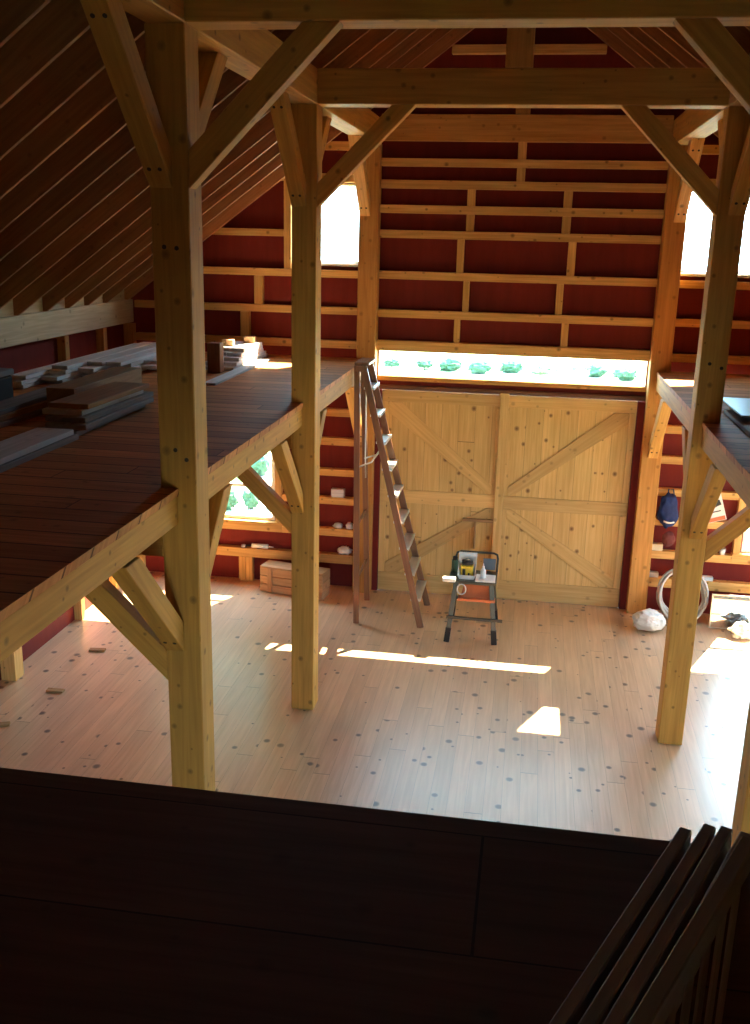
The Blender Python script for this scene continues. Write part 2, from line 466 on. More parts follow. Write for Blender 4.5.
for s in (-1, 1):
    f = (lambda x: x) if s < 0 else mir
    def G(x0, x1, z0, z1, fn=girt):
        a, b = sorted((f(x0), f(x1))); return fn(a, b, z0, z1)
    e = XL - H - 0.009
    G(-3.70, -2.78, 4.073, 4.15); G(-4.05, e, 3.645, 3.725); G(-4.55, e, 3.245, 3.325); G(-4.55, e, 2.87, 2.955)
    G(-2.69, e, 4.65, 4.74); G(-2.97, -2.785, 4.66, 4.74); G(-2.40, e, 4.98, 5.065)
    G(-2.78, -2.697, 3.727, 4.68, block); G(-3.125, -3.03, 3.327, 3.643, block); G(-3.29, -3.19, 2.957, 3.243, block)
    for z0, z1 in ((2.09, 2.175), (1.75, 1.835), (1.385, 1.465), (1.04, 1.125)): G(-2.81, e, z0, z1)
    G(-2.81, e, 0.65, 0.74)
    G(-4.55, -2.81, 0.65, 0.765); G(-4.55, e, 0.31, 0.42)
    G(-2.89, -2.815, 0.768, 2.45, block); G(-4.34, -4.26, 0.768, 2.45, block); G(-4.34, -2.81, 2.452, 2.54)
    G(-3.35, -3.275, 0, 0.308, block); G(-3.268, -3.183, 0, 0.308, block)
    for z0, z1 in ((1.75, 1.835), (1.385, 1.465), (1.04, 1.125)): G(-4.55, -4.345, z0, z1)
    G(-4.70, -4.58, 0, 2.72, block); G(-4.70, -4.58, 2.78, 3.06, block)
girt(-1.0, 0.56, 5.925, 6.01)
box('wall_stud', (-0.315, YG + 0.002, 5.347), (-0.165, YW - 0.001, 5.923), M['timber2'], (0, 0, 1), wb)
box('wall_stud', (-0.315, YG + 0.002, 6.012), (-0.165, YW - 0.001, 6.45), M['timber2'], (0, 0, 1), wb)
# red jambs beside the doors
for n, a in ((1, (-1.718, 11.02, 0, -1.645, 11.10, 2.42)), (2, (1.195, 11.02, 0, 1.277, 11.10, 2.42))):
    struct(box('trim_%d' % n, a[:3], a[3:], M['red'], (0, 0, 1)))

# --- the two big doors
def door(n, x0, x1, hinge):
    y = 11.075
    p = struct(box('door_%d' % n, (x0, y, 0.002), (x1, y + 0.045, 2.42), M['doorwood'], (0, 0, 1)))
    f = y - 0.014
    def B(nm, a, b, m='doorrail'): return box(nm, (a[0], f, a[1]), (b[0], y - 0.001, b[1]), M[m], None, p, r=0.003)
    B('top_rail', (x0, 2.285), (x1, 2.418)); B('bottom_rail', (x0, 0.003), (x1, 0.23))
    B('middle_rail', (x0, 1.10), (x1, 1.255))
    B('stile', (x0, 0.232), (x0 + 0.075, 1.098)); B('stile', (x0, 1.257), (x0 + 0.075, 2.283))
    B('stile', (x1 - 0.075, 0.232), (x1, 1.098)); B('stile', (x1 - 0.075, 1.257), (x1, 2.283))
    out, mid = (x0 + 0.08, x1 - 0.08) if hinge < 0 else (x1 - 0.08, x0 + 0.08)
    d = 1 if mid > out else -1
    t = 0.15
    up = [(out, 2.28), (out + d * t, 2.28), (mid, 1.26 + 0.10), (mid, 1.26), (mid - d * 0.05, 1.26), (out, 2.28 - 0.12)]
    lw = [(out, 0.235), (out + d * t, 0.235), (mid, 1.095 - 0.10), (mid, 1.095), (mid - d * 0.05, 1.095), (out, 0.235 + 0.12)]
    for poly in (up, lw):
        prism('diagonal_brace', [(a, f, b) for a, b in poly], (0, 0.013, 0), M['doorrail'], (mid - out, 0, poly[3][1] - poly[0][1]), p, r=0.003)
    return p
d1 = door(1, -1.643, -0.262, -1)
d2 = door(2, -0.242, 1.193, 1)
box('cover_strip', (-0.305, 11.025, 0.013), (-0.205, 11.052, 2.44), M['doorrail'], (0, 0, 1), d1)
box('latch_bar', (-0.66, 11.03, 0.93), (-0.31, 11.074, 0.965), M['brown'], (1, 0, 0), d1)
box('latch_strut', (-0.52, 11.04, 0.60), (-0.50, 11.074, 0.928), M['brown'], (0, 0, 1), d1)

# ------------------------------------------------------------------ timber frame
def pegs(o, pts, n, r=0.016, depth=0.008):
    for p in pts:
        p = V(p); n = V(n)
        bm = tube_bm([p - n * 0.004, p + n * depth * 0.5], r, 8)
        finish('peg', bm, M['peg'], n, o)

post_w = [H, H, H + 0.006]
posts = {}
for s, x in ((-1, XL), (1, XR)):
    for i, y in enumerate(YB):
        if i == 0: lab = 'heavy square timber post standing closest to the dark foreground loft, ' + side_name[s]
        elif i == 1: lab = 'free-standing square timber post in the middle row, ' + side_name[s]
        else: lab = 'orange-lit timber post against the back wall beside the doors, ' + side_name[s]
        h = post_w[i]
        bm = box_bm((x - h, y - h, 0), (x + h, y + (h if i < 2 else 0.08), ZT - 0.001), 0.006)
        o = finish('timber_post', bm, M['timber'] if i < 2 else M['timber2'], (0, 0, 1))
        thing(o, lab, 'post'); posts[s, i] = o
yf = YB[0] - H
pegs(posts[-1, 0], [(XL - 0.035, yf, 4.02), (XL + 0.03, yf, 4.015), (XL - 0.01, yf, 2.98), (XL + 0.05, yf, 2.93)], (0, -1, 0), 0.012)
pegs(posts[1, 1], [(XR - 0.03, YB[1] - H, 3.22), (XR + 0.06, YB[1] - H, 3.19)], (0, -1, 0), 0.014)

# plates
for s, x in ((-1, XL), (1, XR)):
    o = box('purlin_plate', (x - H, YF + 0.2, ZT), (x + H, YB[2] + 0.085, ZP - 0.06), M['timber'], (0, 1, 0), r=0.006)
    thing(o, 'long timber plate running over the post tops under the rafters, ' + side_name[s], 'beam')
# tie beams
TIE = ['heavy dark tie beam crossing overhead between the two closest posts', 'dark tie beam carrying the king post, spanning the middle posts', 'lit horizontal wall beam high on the red back wall']
tm = [M['timber'], M['timber'], M['timber2']]
for i, y in enumerate(YB):
    z0, z1 = (ZT, 5.30) if i < 2 else (5.08, 5.345)
    d = y + H if i < 2 else YW - 0.002
    o = box('tie_beam', (XL + H + 0.001, y - (H if i < 2 else 0.0), z0), (XR - H - 0.001, d, z1), tm[i], (1, 0, 0), r=0.006)
    thing(o, TIE[i], 'beam')
o = box('king_post', (XC - 0.10, YB[1] - H, 5.302), (XC + 0.10, YB[1] + H, 6.47), M['timber2'], (0, 0, 1), r=0.006)
thing(o, 'upright king post standing on the middle tie beam towards the ridge', 'post')

# braces -- polygon in the plane (dir, z); a: post face, sign: way out
def brace(face, sgn, zlow, zbeam, plane, lo, hi, m, label, peg_n=None, group=None, leg=0.75, wd=0.18):
    pts = [(face, zlow), (face + sgn * leg, zbeam), (face + sgn * (leg - wd), zbeam), (face, zlow + wd)]
    z = 0.0015
    pts = [(face + sgn * z, zlow), (face + sgn * leg, zbeam - z), (face + sgn * (leg - wd), zbeam - z), (face + sgn * z, zlow + wd)]
    if plane == 'X':
        poly = [(a, lo, b) for a, b in pts]; ext = (0, hi - lo, 0); ax = (sgn, 0, 1)
    else:
        poly = [(lo, a, b) for a, b in pts]; ext = (hi - lo, 0, 0); ax = (0, sgn, 1)
    o = prism('knee_brace', poly, ext, m, ax)
    thing(o, label, 'brace', group)
    if peg_n is not None:            # two pegs at each end, driven through the sloped under face
        n = V((0, sgn, -1)).normalized(); xm = (lo + hi) / 2
        pegs(o, [(xm + dx, face + sgn * t, zlow + t) for t in (0.085, leg - 0.10) for dx in (-0.027, 0.027)], n, 0.011)
    return o

for s, x in ((-1, XL), (1, XR)):
    inn = -s                      # towards the nave
    sh = -0.035 if s > 0 else 0.0  # the loft edge beam sits a little proud on this side
    for i, y in enumerate(YB):
        m = M['timber'] if i < 2 else M['timber2']
        row = ('closest', 'middle', 'wall')[i]
        S = side_name[s]
        nf = x + inn * H           # nave face of the post
        if i < 2:
            brace(nf, inn, 4.30, ZT, 'X', y - 0.095, y + 0.005, m, f'diagonal knee brace from {row} post up to the tie beam, {S}')
        a, b = sorted((x - inn * (H - 0.002), x + inn * 0.02))
        pn = (inn, 0, 0)
        brace(y - post_w[i], -1, 4.30, ZT, 'Y', a, b, M['girt'] if i == 2 else m, f'upper knee brace on the front of the {row} post under the plate, {S}', pn)
        if i < 2: brace(y + H, 1, 4.30, ZT, 'Y', a, b, m, f'upper knee brace behind the {row} post under the plate, {S}')
        # under the loft
        a, b = sorted((x + sh + inn * 0.006, x + sh - inn * 0.1))
        brace(y - post_w[i], -1, 1.825, 2.57, 'Y', a, b, M['girt'] if i == 2 else m, f'lower knee brace on the front of the {row} post under loft beam, {S}', pn)
        if i < 2:
            brace(y + H, 1, 1.825, 2.57, 'Y', a, b, m, f'lower knee brace behind the {row} post under the loft beam, {S}')
            brace(x - inn * H, -inn, 1.63, 2.37, 'X', y - 0.09, y + 0.01, m, f'lower knee brace from the {row} post out under the loft joist, {S}')
            a, b = sorted((x - inn * (H + 0.002), (XOL + 0.16) if s < 0 else (XOR - 0.16)))
            o = box('loft_joist', (a, y - 0.09, 2.372), (b, y + 0.06, 2.568), m, (1, 0, 0), r=0.005)
            thing(o, f'crosswise loft joist from the {row} post to the outer wall, {S}', 'beam')
            o = box('wall_post', ((XOL + 0.005) if s < 0 else XOR - 0.155, y - 0.09, 0), ((XOL + 0.155) if s < 0 else XOR - 0.005, y + 0.06, 2.725), M['girt'], (0, 0, 1))
            thing(o, f'short outer wall post in line with the {row} post, {S}', 'post')
    # loft edge beams, bay by bay
    ys = [-1.5, YB[0], YB[1], YB[2]]
    bay = ('beside the dark foreground loft', 'between the closest and middle posts', 'between the middle post and the back wall')
    for kk in range(3):
        y0 = ys[kk] + (H + 0.001 if kk else 0); y1 = ys[kk + 1] - post_w[kk] - 0.001
        a, b = sorted((x + sh - inn * 0.007, x + sh - inn * 0.15))
        o = box('loft_beam', (a, y0, 2.572), (b, y1, 2.728), M['timber'], (0, 1, 0), r=0.005)
        thing(o, f'rough timber loft edge beam {bay[kk]}, {side_name[s]}', 'beam')

# loft decks (notched round the posts) and near loft
def deck(s, x):
    inn = -s
    e = x - 0.035 if s > 0 else x
    xo = XOL + 0.03 if s < 0 else XOR - 0.03
    y0, y1 = -1.5, YG - 0.004
    pts = [(xo, y0), (e, y0)]
    for i, y in enumerate(YB):
        h = post_w[i] + 0.002
        pts += [(e, y - h), (x - inn * h, y - h)]
        if i < 2: pts += [(x - inn * h, y + h), (e, y + h)]
    pts[-1] = (x - inn * (post_w[2] + 0.002), YB[2] - post_w[2] - 0.002)
    pts += [(x - inn * (post_w[2] + 0.002), y1), (xo, y1)]
    bm = prism_bm([(a, b, 2.73) for a, b in pts], (0, 0, 0.04), 0)
    o = finish('loft_deck', bm, M['deck'], (1, 0, 0))
    return o
thing(deck(-1, XL), 'brown board loft floor covered with stacked lumber, stepladder side', 'loft floor')
thing(deck(1, XR), 'brown board loft floor with a bluish sheet on it, hose side', 'loft floor')
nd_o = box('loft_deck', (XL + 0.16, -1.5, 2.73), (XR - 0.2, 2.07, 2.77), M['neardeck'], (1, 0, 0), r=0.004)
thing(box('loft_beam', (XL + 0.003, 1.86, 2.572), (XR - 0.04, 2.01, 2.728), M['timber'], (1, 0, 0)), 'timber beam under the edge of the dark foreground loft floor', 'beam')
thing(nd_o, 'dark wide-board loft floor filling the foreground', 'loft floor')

# eaves, rafters
for s in (-1, 1):
    xi = -4.60 if s < 0 else mir(-4.60)
    xo = XOL + 0.005 if s < 0 else XOR - 0.005
    o = box('eave_plate', (xi, YF + 0.05, 3.07), (xo, YW - 0.003, 3.33), M['eave'], (0, 1, 0), r=0.006)
    thing(o, 'pale eave plate along the foot of the rafters, ' + side_name[s], 'beam')
RY = [2.72, 3.18, 3.64, 4.10, 4.56, 5.03, 5.52, 5.98, 6.44, 6.90, 7.37, 7.88, 8.43, 8.98, 9.44, 9.88, 10.34]
ORD = ['first', 'second', 'third', 'fourth', 'fifth', 'sixth', 'seventh', 'eighth', 'ninth', 'tenth', 'eleventh', 'twelfth', 'thirteenth', 'fourteenth', 'fifteenth', 'sixteenth', 'seventeenth', 'eighteenth']
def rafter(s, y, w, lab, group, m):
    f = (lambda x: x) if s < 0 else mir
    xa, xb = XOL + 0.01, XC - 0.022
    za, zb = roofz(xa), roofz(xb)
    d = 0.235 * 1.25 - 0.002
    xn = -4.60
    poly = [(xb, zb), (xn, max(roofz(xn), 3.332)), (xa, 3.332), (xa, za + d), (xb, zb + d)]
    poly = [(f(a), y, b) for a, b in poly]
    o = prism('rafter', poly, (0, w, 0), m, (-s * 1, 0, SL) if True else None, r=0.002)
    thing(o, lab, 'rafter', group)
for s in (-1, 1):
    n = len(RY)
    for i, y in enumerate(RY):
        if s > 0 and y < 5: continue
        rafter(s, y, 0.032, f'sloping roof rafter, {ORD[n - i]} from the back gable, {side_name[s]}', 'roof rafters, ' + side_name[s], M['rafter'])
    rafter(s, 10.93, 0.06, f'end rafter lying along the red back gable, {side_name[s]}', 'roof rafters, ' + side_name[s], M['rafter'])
    # blocking between the rafter feet
    yy = RY + [10.93]
    for i in range(3, len(yy) - 1):
        f = (lambda x: x) if s < 0 else mir
        if s > 0 and yy[i] < 7: continue
        a, b = sorted((f(-4.665), f(-4.635)))
        o = box('eave_block', (a, yy[i] + 0.042, 3.331), (b, yy[i + 1] - 0.002, 3.57), M['eave'], (0, 1, 0))
        thing(o, f'pale eave block between rafter feet, {ORD[len(yy) - 2 - i]} gap from back gable, {side_name[s]}', 'block', 'eave blocks, ' + side_name[s])
o = box('ridge_board', (XC - 0.02, YF + 0.1, 6.50), (XC + 0.02, YW - 0.01, 6.84), M['rafter'], (0, 1, 0))
thing(o, 'ridge board where the two roof slopes meet', 'beam')
# outer-wall studs and low girt
for s, w in ((-1, wl), (1, wr)):
    x0, x1 = (XOL + 0.001, XOL + 0.09) if s < 0 else (XOR - 0.09, XOR - 0.001)
    for y in (9.38, 10.3, 6.98, 5.3):
        box('stud', (x0, y, 0.0), (x1, y + 0.09, 2.722), M['girt'], (0, 0, 1), w)
        box('stud', (x0, y, 2.778), (x1, y + 0.09, 3.06), M['girt'], (0, 0, 1), w)

# ------------------------------------------------------------------ stepladder
def stepladder():
    root = thing(empty('stepladder', (-1.35, 10.31, 0)), 'tall brown wooden stepladder opened beside the big doors', 'ladder')
    fx = lambda z: -0.995 - 0.255 * z
    hy = lambda z: 0.345 - 0.055 * z
    yc = 10.31
    for sg in (-1, 1):
        rail = bar('front_rail', (fx(0.0), yc + sg * hy(0.0), 0.0), (fx(2.80), yc + sg * hy(2.80), 2.80), 0.026, 0.07, M['ladder'], (0, 1, 0), root)
        bar('rear_rail', (-1.705, yc + sg * 0.36, 0), (-1.775, yc + sg * 0.19, 2.80), 0.026, 0.06, M['ladder'], (0, 1, 0), root)
        z = 1.95
        tube('spreader', [(fx(z), yc + sg * (hy(z) - 0.02), z), (-1.60, yc + sg * 0.2, 1.78), (-1.748, yc + sg * 0.235, 1.72)], 0.009, M['steel'], root)
        tube('pull_cord', [(-1.75, yc + sg * 0.20, 2.62), (-1.738, yc + sg * 0.2, 2.4), (-1.735, yc + sg * 0.21, 1.75), (-1.73, yc + sg * 0.235, 1.5)], 0.008, M['steel'], root)
    for i in range(9):
        z = 0.30 + 0.283 * i
        h = hy(z) - 0.014
        st = box('step', (fx(z) - 0.05, yc - h, z - 0.012), (fx(z) + 0.05, yc + h, z + 0.012), M['aluminium'], (0, 1, 0), root)
        box('step_edge', (fx(z) + 0.051, yc - h, z - 0.018), (fx(z) + 0.058, yc + h, z + 0.016), M['aluminium'], (0, 1, 0), st, r=0.002)
    for z in (0.5, 1.1):
        w = 0.36 - 0.06 * z - 0.014
        bar('rear_rung', (-1.705 - 0.025 * z, yc - w, z), (-1.705 - 0.025 * z, yc + w, z), 0.04, 0.02, M['ladder'], (0, 0, 1), root)
    cap = box('top_cap', (-1.80, yc - 0.22, 2.802), (-1.645, yc + 0.22, 2.835), M['ladder'], (0, 1, 0), root, r=0.006)
    box('cap_bracket', (-1.80, yc - 0.232, 2.74), (-1.66, yc - 0.223, 2.80), M['ladder'], (0, 0, 1), cap)
stepladder()

# ------------------------------------------------------------------ folding work stand with its load
def work_stand():
    root = thing(empty('work_stand', (-0.44, 9.9, 0)), 'small folding work stand with splayed legs and orange panel before the doors', 'work stand')
    top = box('table_top', (-0.70, 9.72, 0.625), (-0.20, 10.12, 0.655), M['greysteel'], (1, 0, 0), root, r=0.006)
    for (fx, fy), (tx, ty) in (((-0.685, 9.64), (-0.62, 9.76)), ((-0.185, 9.66), (-0.25, 9.76)), ((-0.69, 10.36), (-0.62, 10.08)), ((-0.20, 10.36), (-0.25, 10.08))):
        lg = bar('leg', (fx, fy, 0.0), (tx, ty, 0.625), 0.05, 0.034, M['greysteel'], (1, 0, 0), root, 0.004)
        q = V((fx, fy, 0)).lerp(V((tx, ty, 0.625)), 0.24)
        bar('rubber_foot', (fx, fy, 0.0), q, 0.058, 0.044, M['rubber'], (1, 0, 0), lg, 0.004)
    bar('cross_bar', (-0.70, 9.665, 0.27), (-0.115, 9.675, 0.262), 0.03, 0.02, M['blacksteel'], (0, 0, 1), root)
    bar('rear_cross_bar', (-0.67, 10.26, 0.27), (-0.23, 10.26, 0.27), 0.03, 0.02, M['blacksteel'], (0, 0, 1), root)
    prism('orange_panel', [(-0.57, 9.73, 0.46), (-0.215, 9.73, 0.46), (-0.235, 9.82, 0.622), (-0.53, 9.82, 0.622)], (0, 0.03, 0), M['orange'], (1, 0, 0), root)
    prism('lower_lip', [(-0.59, 9.70, 0.445), (-0.205, 9.70, 0.445), (-0.205, 9.70, 0.475), (-0.59, 9.70, 0.475)], (0, 0.10, 0), M['orange'], (1, 0, 0), root)
    tube('rear_frame', [(-0.21, 10.10, 0.655), (-0.205, 10.11, 0.80), (-0.215, 10.11, 0.845), (-0.25, 10.11, 0.86), (-0.60, 10.11, 0.86), (-0.64, 10.11, 0.845), (-0.65, 10.11, 0.80), (-0.65, 10.10, 0.655)], 0.012, M['blacksteel'], root)
    box('rear_panel', (-0.36, 10.095, 0.675), (-0.225, 10.108, 0.80), M['greybox'], (1, 0, 0), root)
    ring = [(-0.555 + 0.045 * math.cos(a), 9.70, 0.575 + 0.055 * math.sin(a)) for a in [i * math.pi / 10 for i in range(20)]]
    tube('cord_hook', ring, 0.007, M['hose'], root, 6, True)
work_stand()

def storage_bin():
    c = (-0.515, 9.86, 0.656)
    root = thing(empty('storage_bin', c), 'white bin holding a yellow and black tool on the work stand', 'bin')
    bm = bmesh.new(); w0, w1, d0, d1, h, t = 0.075, 0.095, 0.07, 0.09, 0.235, 0.006
    def ring(w, d, z, y=0): return [bm.verts.new((c[0] + a * w, c[1] + b * d + y, c[2] + z)) for a, b in ((-1, -1), (1, -1), (1, 1), (-1, 1))]
    R = [ring(w0, d0, 0), ring(w1, d1, h), ring(w1 - t, d1 - t, h), ring(w0 - t, d0 - t, t)]
    for A, B in zip(R, R[1:]):
        for i in range(4): bm.faces.new((A[i], A[(i + 1) % 4], B[(i + 1) % 4], B[i]))
    bm.faces.new(R[0][::-1]); bm.faces.new(R[3])
    # drop the front wall to a low lip
    for v in bm.verts:
        if v.co.y < c[1] and v.co.z > c[2] + 0.1: v.co.z = c[2] + 0.05
    bmesh.ops.recalc_face_normals(bm, faces=bm.faces)
    finish('shell', bm, M['white'], (0, 0, 1), root)
    box('flap', (c[0] - 0.095, c[1] + 0.03, c[2] + 0.237), (c[0] + 0.095, c[1] + 0.095, c[2] + 0.247), M['white'], (1, 0, 0), root)
storage_bin()
def drill():
    c = (-0.515, 9.85, 0.663)
    root = thing(empty('power_tool', c), 'yellow and black power tool standing inside the white bin', 'tool')
    box('body', (c[0] - 0.066, c[1] - 0.04, c[2]), (c[0] + 0.066, c[1] + 0.05, c[2] + 0.135), M['yellow'], (1, 0, 0), root, r=0.012)
    blob('grip', (c[0] + 0.0, c[1] + 0.0, c[2] + 0.165), (0.06, 0.04, 0.04), M['rubber'], root, 0.15, 2, 3, 3, False)
    box('switch_plate', (c[0] - 0.045, c[1] - 0.046, c[2] + 0.03), (c[0] - 0.015, c[1] - 0.041, c[2] + 0.10), M['rubber'], (0, 0, 1), root)
    box('vent_plate', (c[0] + 0.012, c[1] - 0.046, c[2] + 0.01), (c[0] + 0.03, c[1] - 0.041, c[2] + 0.06), M['rubber'], (0, 0, 1), root)
drill()
b = thing(empty('bottle', (-0.345, 9.84, 0.672)), 'small white squeeze bottle on the work stand', 'bottle')
lathe('body', (-0.345, 9.84, 0.672), [(0.026, 0), (0.029, 0.01), (0.029, 0.08), (0.014, 0.105)], M['white'], b)
lathe('nozzle', (-0.345, 9.84, 0.7775), [(0.013, 0), (0.013, 0.02), (0.006, 0.025), (0.004, 0.05)], M['white'], b)
thing(box('paper_pad', (-0.42, 9.73, 0.656), (-0.215, 9.95, 0.671), M['white'], (1, 0, 0), r=0.004), 'thick white pad lying under the bottle on the work stand', 'pad')
thing(box('scrap_block', (-0.755, 9.66, 0.656), (-0.62, 9.74, 0.70), M['paper'], (1, 0, 0), r=0.006), 'white block jutting past the corner of the work stand', 'block')
g = thing(empty('spray_can', (-0.655, 10.02, 0.656)), 'dark green can behind the white block on the work stand', 'can')
lathe('body', (-0.655, 10.02, 0.656), [(0.034, 0), (0.036, 0.006), (0.036, 0.12), (0.03, 0.135)], M['green'], g)
lathe('cap', (-0.655, 10.02, 0.7915), [(0.026, 0), (0.026, 0.03), (0.022, 0.035)], M['rubber'], g)

# ------------------------------------------------------------------ small things, stepladder side
def crate():
    R = Matrix.Translation(V((-3.0, 10.70, 0))) @ Matrix.Rotation(math.radians(-11), 4, 'Z')
    root = empty('wooden_crate', (0, 0, 0)); thing(root, 'low wooden crate on the floor behind the middle post', 'crate')
    W, D, Hh = 0.80, 0.24, 0.30
    def P(nm, lo, hi, ax):
        bm = box_bm(lo, hi, 0.003); bmesh.ops.transform(bm, matrix=R, verts=bm.verts)
        finish(nm, bm, M['crate'], R.to_3x3() @ V(ax), root)
    for k in range(3):
        z = 0.004 + k * 0.1
        P('side_board', (0, 0, z), (W, 0.02, z + 0.092), (1, 0, 0)); P('side_board', (0, D - 0.02, z), (W, D, z + 0.092), (1, 0, 0))
        P('end_board', (0, 0.021, z), (0.02, D - 0.021, z + 0.092), (0, 1, 0)); P('end_board', (W - 0.02, 0.021, z), (W, D - 0.021, z + 0.092), (0, 1, 0))
    for x in (0.10, W - 0.16): P('batten', (x, -0.016, 0), (x + 0.06, -0.001, Hh), (0, 0, 1))
    P('lid', (0.0, 0, Hh - 0.002), (W, D, Hh + 0.018), (1, 0, 0))
crate()
thing(box('wood_offcut', (-2.215, 11.005, 1.126), (-2.06, 11.075, 1.225), M['pale'], (1, 0, 0)), 'pale square offcut on a wall girt beside the stepladder, highest thing there', 'offcut')
thing(blob('crumpled_cloth', (-2.13, 11.04, 0.772), (0.055, 0.03, 0.04), M['hose'], None, 0.35, 2.5, 3, 1), 'small grey crumpled rag on the girt below the pale offcut', 'rag')
thing(blob('crumpled_cloth', (-1.99, 11.04, 0.776), (0.05, 0.03, 0.045), M['bagwhite'], None, 0.35, 2.5, 3, 2), 'pale crumpled rag on the girt next to the stepladder rail', 'rag')
thing(blob('plastic_wrap', (-2.05, 11.035, 0.465), (0.085, 0.035, 0.055), M['bagwhite'], None, 0.45, 3.0, 3, 5), 'crumpled clear plastic on the lowest girt beside the stepladder', 'plastic')
c = thing(empty('caulking_gun', (-3.07, 11.03, 0.421)), 'white caulking tube in its gun lying on the sill girt under the window', 'tool')
tube('tube', [(-3.19, 11.03, 0.452), (-2.99, 11.03, 0.452)], 0.028, M['white'], c, 12)
tube('nozzle', [(-2.989, 11.03, 0.452), (-2.92, 11.03, 0.447)], [0.01, 0.004], M['white'], c)
tube('trigger', [(-3.2, 11.03, 0.45), (-3.25, 11.03, 0.45), (-3.27, 11.03, 0.432)], 0.008, M['blacksteel'], c)
thing(lathe('small_cap', (-3.30, 11.04, 0.421), [(0.026, 0), (0.028, 0.01), (0.026, 0.03), (0.01, 0.034)], M['white']), 'small white plastic cap on the girt near the caulking gun', 'cap')
for a, (x, y, r) in enumerate(((-4.13, 8.66, 8), (-4.115, 7.72, 2), (-4.27, 7.02, 20))):
    R = Matrix.Translation(V((x, y, 0))) @ Matrix.Rotation(math.radians(r), 4, 'Z')
    bm = box_bm((-0.08, -0.03, 0.0), (0.08, 0.03, 0.02), 0.003); bmesh.ops.transform(bm, matrix=R, verts=bm.verts)
    thing(finish('wood_scrap', bm, M['brown'], (1, 0.05, 0)), ('dark wood scrap on the floor under the loft, farther of the pair', 'dark wood scrap on the floor under the loft, closer of the pair', 'faint wood scrap on the floor by the foreground loft edge')[a], 'wood scrap')

# ------------------------------------------------------------------ small things, hose side
def hose():
    pts = []
    for i in range(5 * 28):
        a = 2 * math.pi * i / 28
        r = 0.265 + 0.018 * math.sin(i * 0.37) - 0.006 * (i // 28)
        lean = 0.10 * (math.sin(a) + 1)
        pts.append((1.85 + r * math.cos(a), 10.72 + lean + 0.022 * (i / 28) - 0.05, 0.305 + 1.02 * r * math.sin(a)))
    root = thing(empty('garden_hose', (1.85, 10.75, 0)), 'coil of pale grey hose leaning behind the middle post', 'hose')
    tube('coil', pts, 0.016, M['hose'], root, 8)
    t = pts[-1]
    tube('coupling', [t, (t[0], t[1] + 0.003, t[2] + 0.05)], 0.021, M['steel'], root, 8)
hose()
thing(blob('plastic_bag', (1.46, 10.42, 0.115), (0.17, 0.13, 0.12), M['bagwhite'], None, 0.15, 1.6, 5, 9), 'crumpled white plastic bag on the floor by the back post', 'bag')
thing(blob('plastic_scrap', (2.47, 10.44, 0.07), (0.13, 0.09, 0.09), M['bagwhite'], None, 0.5, 3.0, 4, 12), 'bright white crumpled scrap on the floor before the framed panel', 'plastic')
def mirror():
    root = thing(empty('framed_panel', (2.40, 10.70, 0)), 'silver-framed glass panel propped on the floor under the window', 'panel')
    T = Matrix.Translation(V((2.39, 10.63, 0.0))) @ Matrix.Rotation(math.radians(-2), 4, 'X')
    def P(nm, lo, hi, m):
        bm = box_bm(lo, hi, 0.003); bmesh.ops.transform(bm, matrix=T, verts=bm.verts); finish(nm, bm, m, (1, 0, 0), root)
    w, h, f = 0.25, 0.40, 0.018
    P('frame_rail', (-w, 0, 0.004), (w, 0.02, f), M['steel']); P('frame_rail', (-w, 0, h - f), (w, 0.02, h), M['steel'])
    P('frame_stile', (-w, 0, f + 0.001), (-w + f, 0.02, h - f - 0.001), M['steel']); P('frame_stile', (w - f, 0, f + 0.001), (w, 0.02, h - f - 0.001), M['steel'])
    P('glass', (-w + f, 0.006, f), (w - f, 0.014, h - f), M['mirror'])
mirror()
def blue_bag():
    root = thing(empty('hanging_bag', (1.58, 10.95, 1.0)), 'dark blue bag with pale stripe hanging from a wall girt', 'bag')
    blob('body', (1.62, 10.93, 1.235), (0.105, 0.045, 0.19), M['blue'], root, 0.25, 2.0, 4, 21, False)
    tube('stripe', [(1.575, 10.885, 1.125), (1.61, 10.875, 1.115), (1.65, 10.87, 1.113), (1.69, 10.88, 1.12)], 0.010, M['paper'], root)
    tube('strap', [(1.60, 10.93, 1.36), (1.61, 10.985, 1.47), (1.66, 10.985, 1.47), (1.68, 10.93, 1.36)], 0.008, M['blue'], root)
blue_bag()
thing(blob('hanging_cloth', (1.66, 10.94, 0.905), (0.07, 0.03, 0.085), M['maroon'], None, 0.2, 2.0, 4, 30, False), 'maroon cloth hanging just below the blue bag', 'cloth')
def poster():
    root = thing(empty('paper_sheet', (2.05, 10.95, 1.08)), 'white paper sheet with black print pinned up behind the middle post', 'paper')
    T = Matrix.Translation(V((2.09, 10.985, 1.31))) @ Matrix.Rotation(math.radians(-18), 4, 'Y')
    def P(nm, lo, hi, m):
        bm = box_bm(lo, hi, 0.0); bmesh.ops.transform(bm, matrix=T, verts=bm.verts); finish(nm, bm, m, (1, 0, 0), root)
    P('sheet', (-0.14, 0, -0.19), (0.12, 0.006, 0.19), M['paper'])
    P('orange_band', (-0.13, -0.003, -0.185), (0.11, -0.001, -0.14), M['orange'])
    def blotch(nm, pts):
        bm = prism_bm([T @ V((a, -0.003, b)) for a, b in pts], T.to_3x3() @ V((0, 0.002, 0)), 0); finish(nm, bm, M['ink'], (1, 0, 0), root)
    blotch('print', [(-0.02, 0.02), (0.03, 0.06), (0.09, 0.05), (0.10, -0.01), (0.05, -0.02), (0.0, -0.04)])
    blotch('print', [(-0.04, -0.07), (0.08, -0.07), (0.08, -0.082), (-0.04, -0.082)])
poster()
thing(box('card_box', (1.495, 11.005, 0.741), (1.615, 11.075, 0.82), M['lightbox'], (1, 0, 0)), 'small cream box on the girt under the blue bag', 'box')
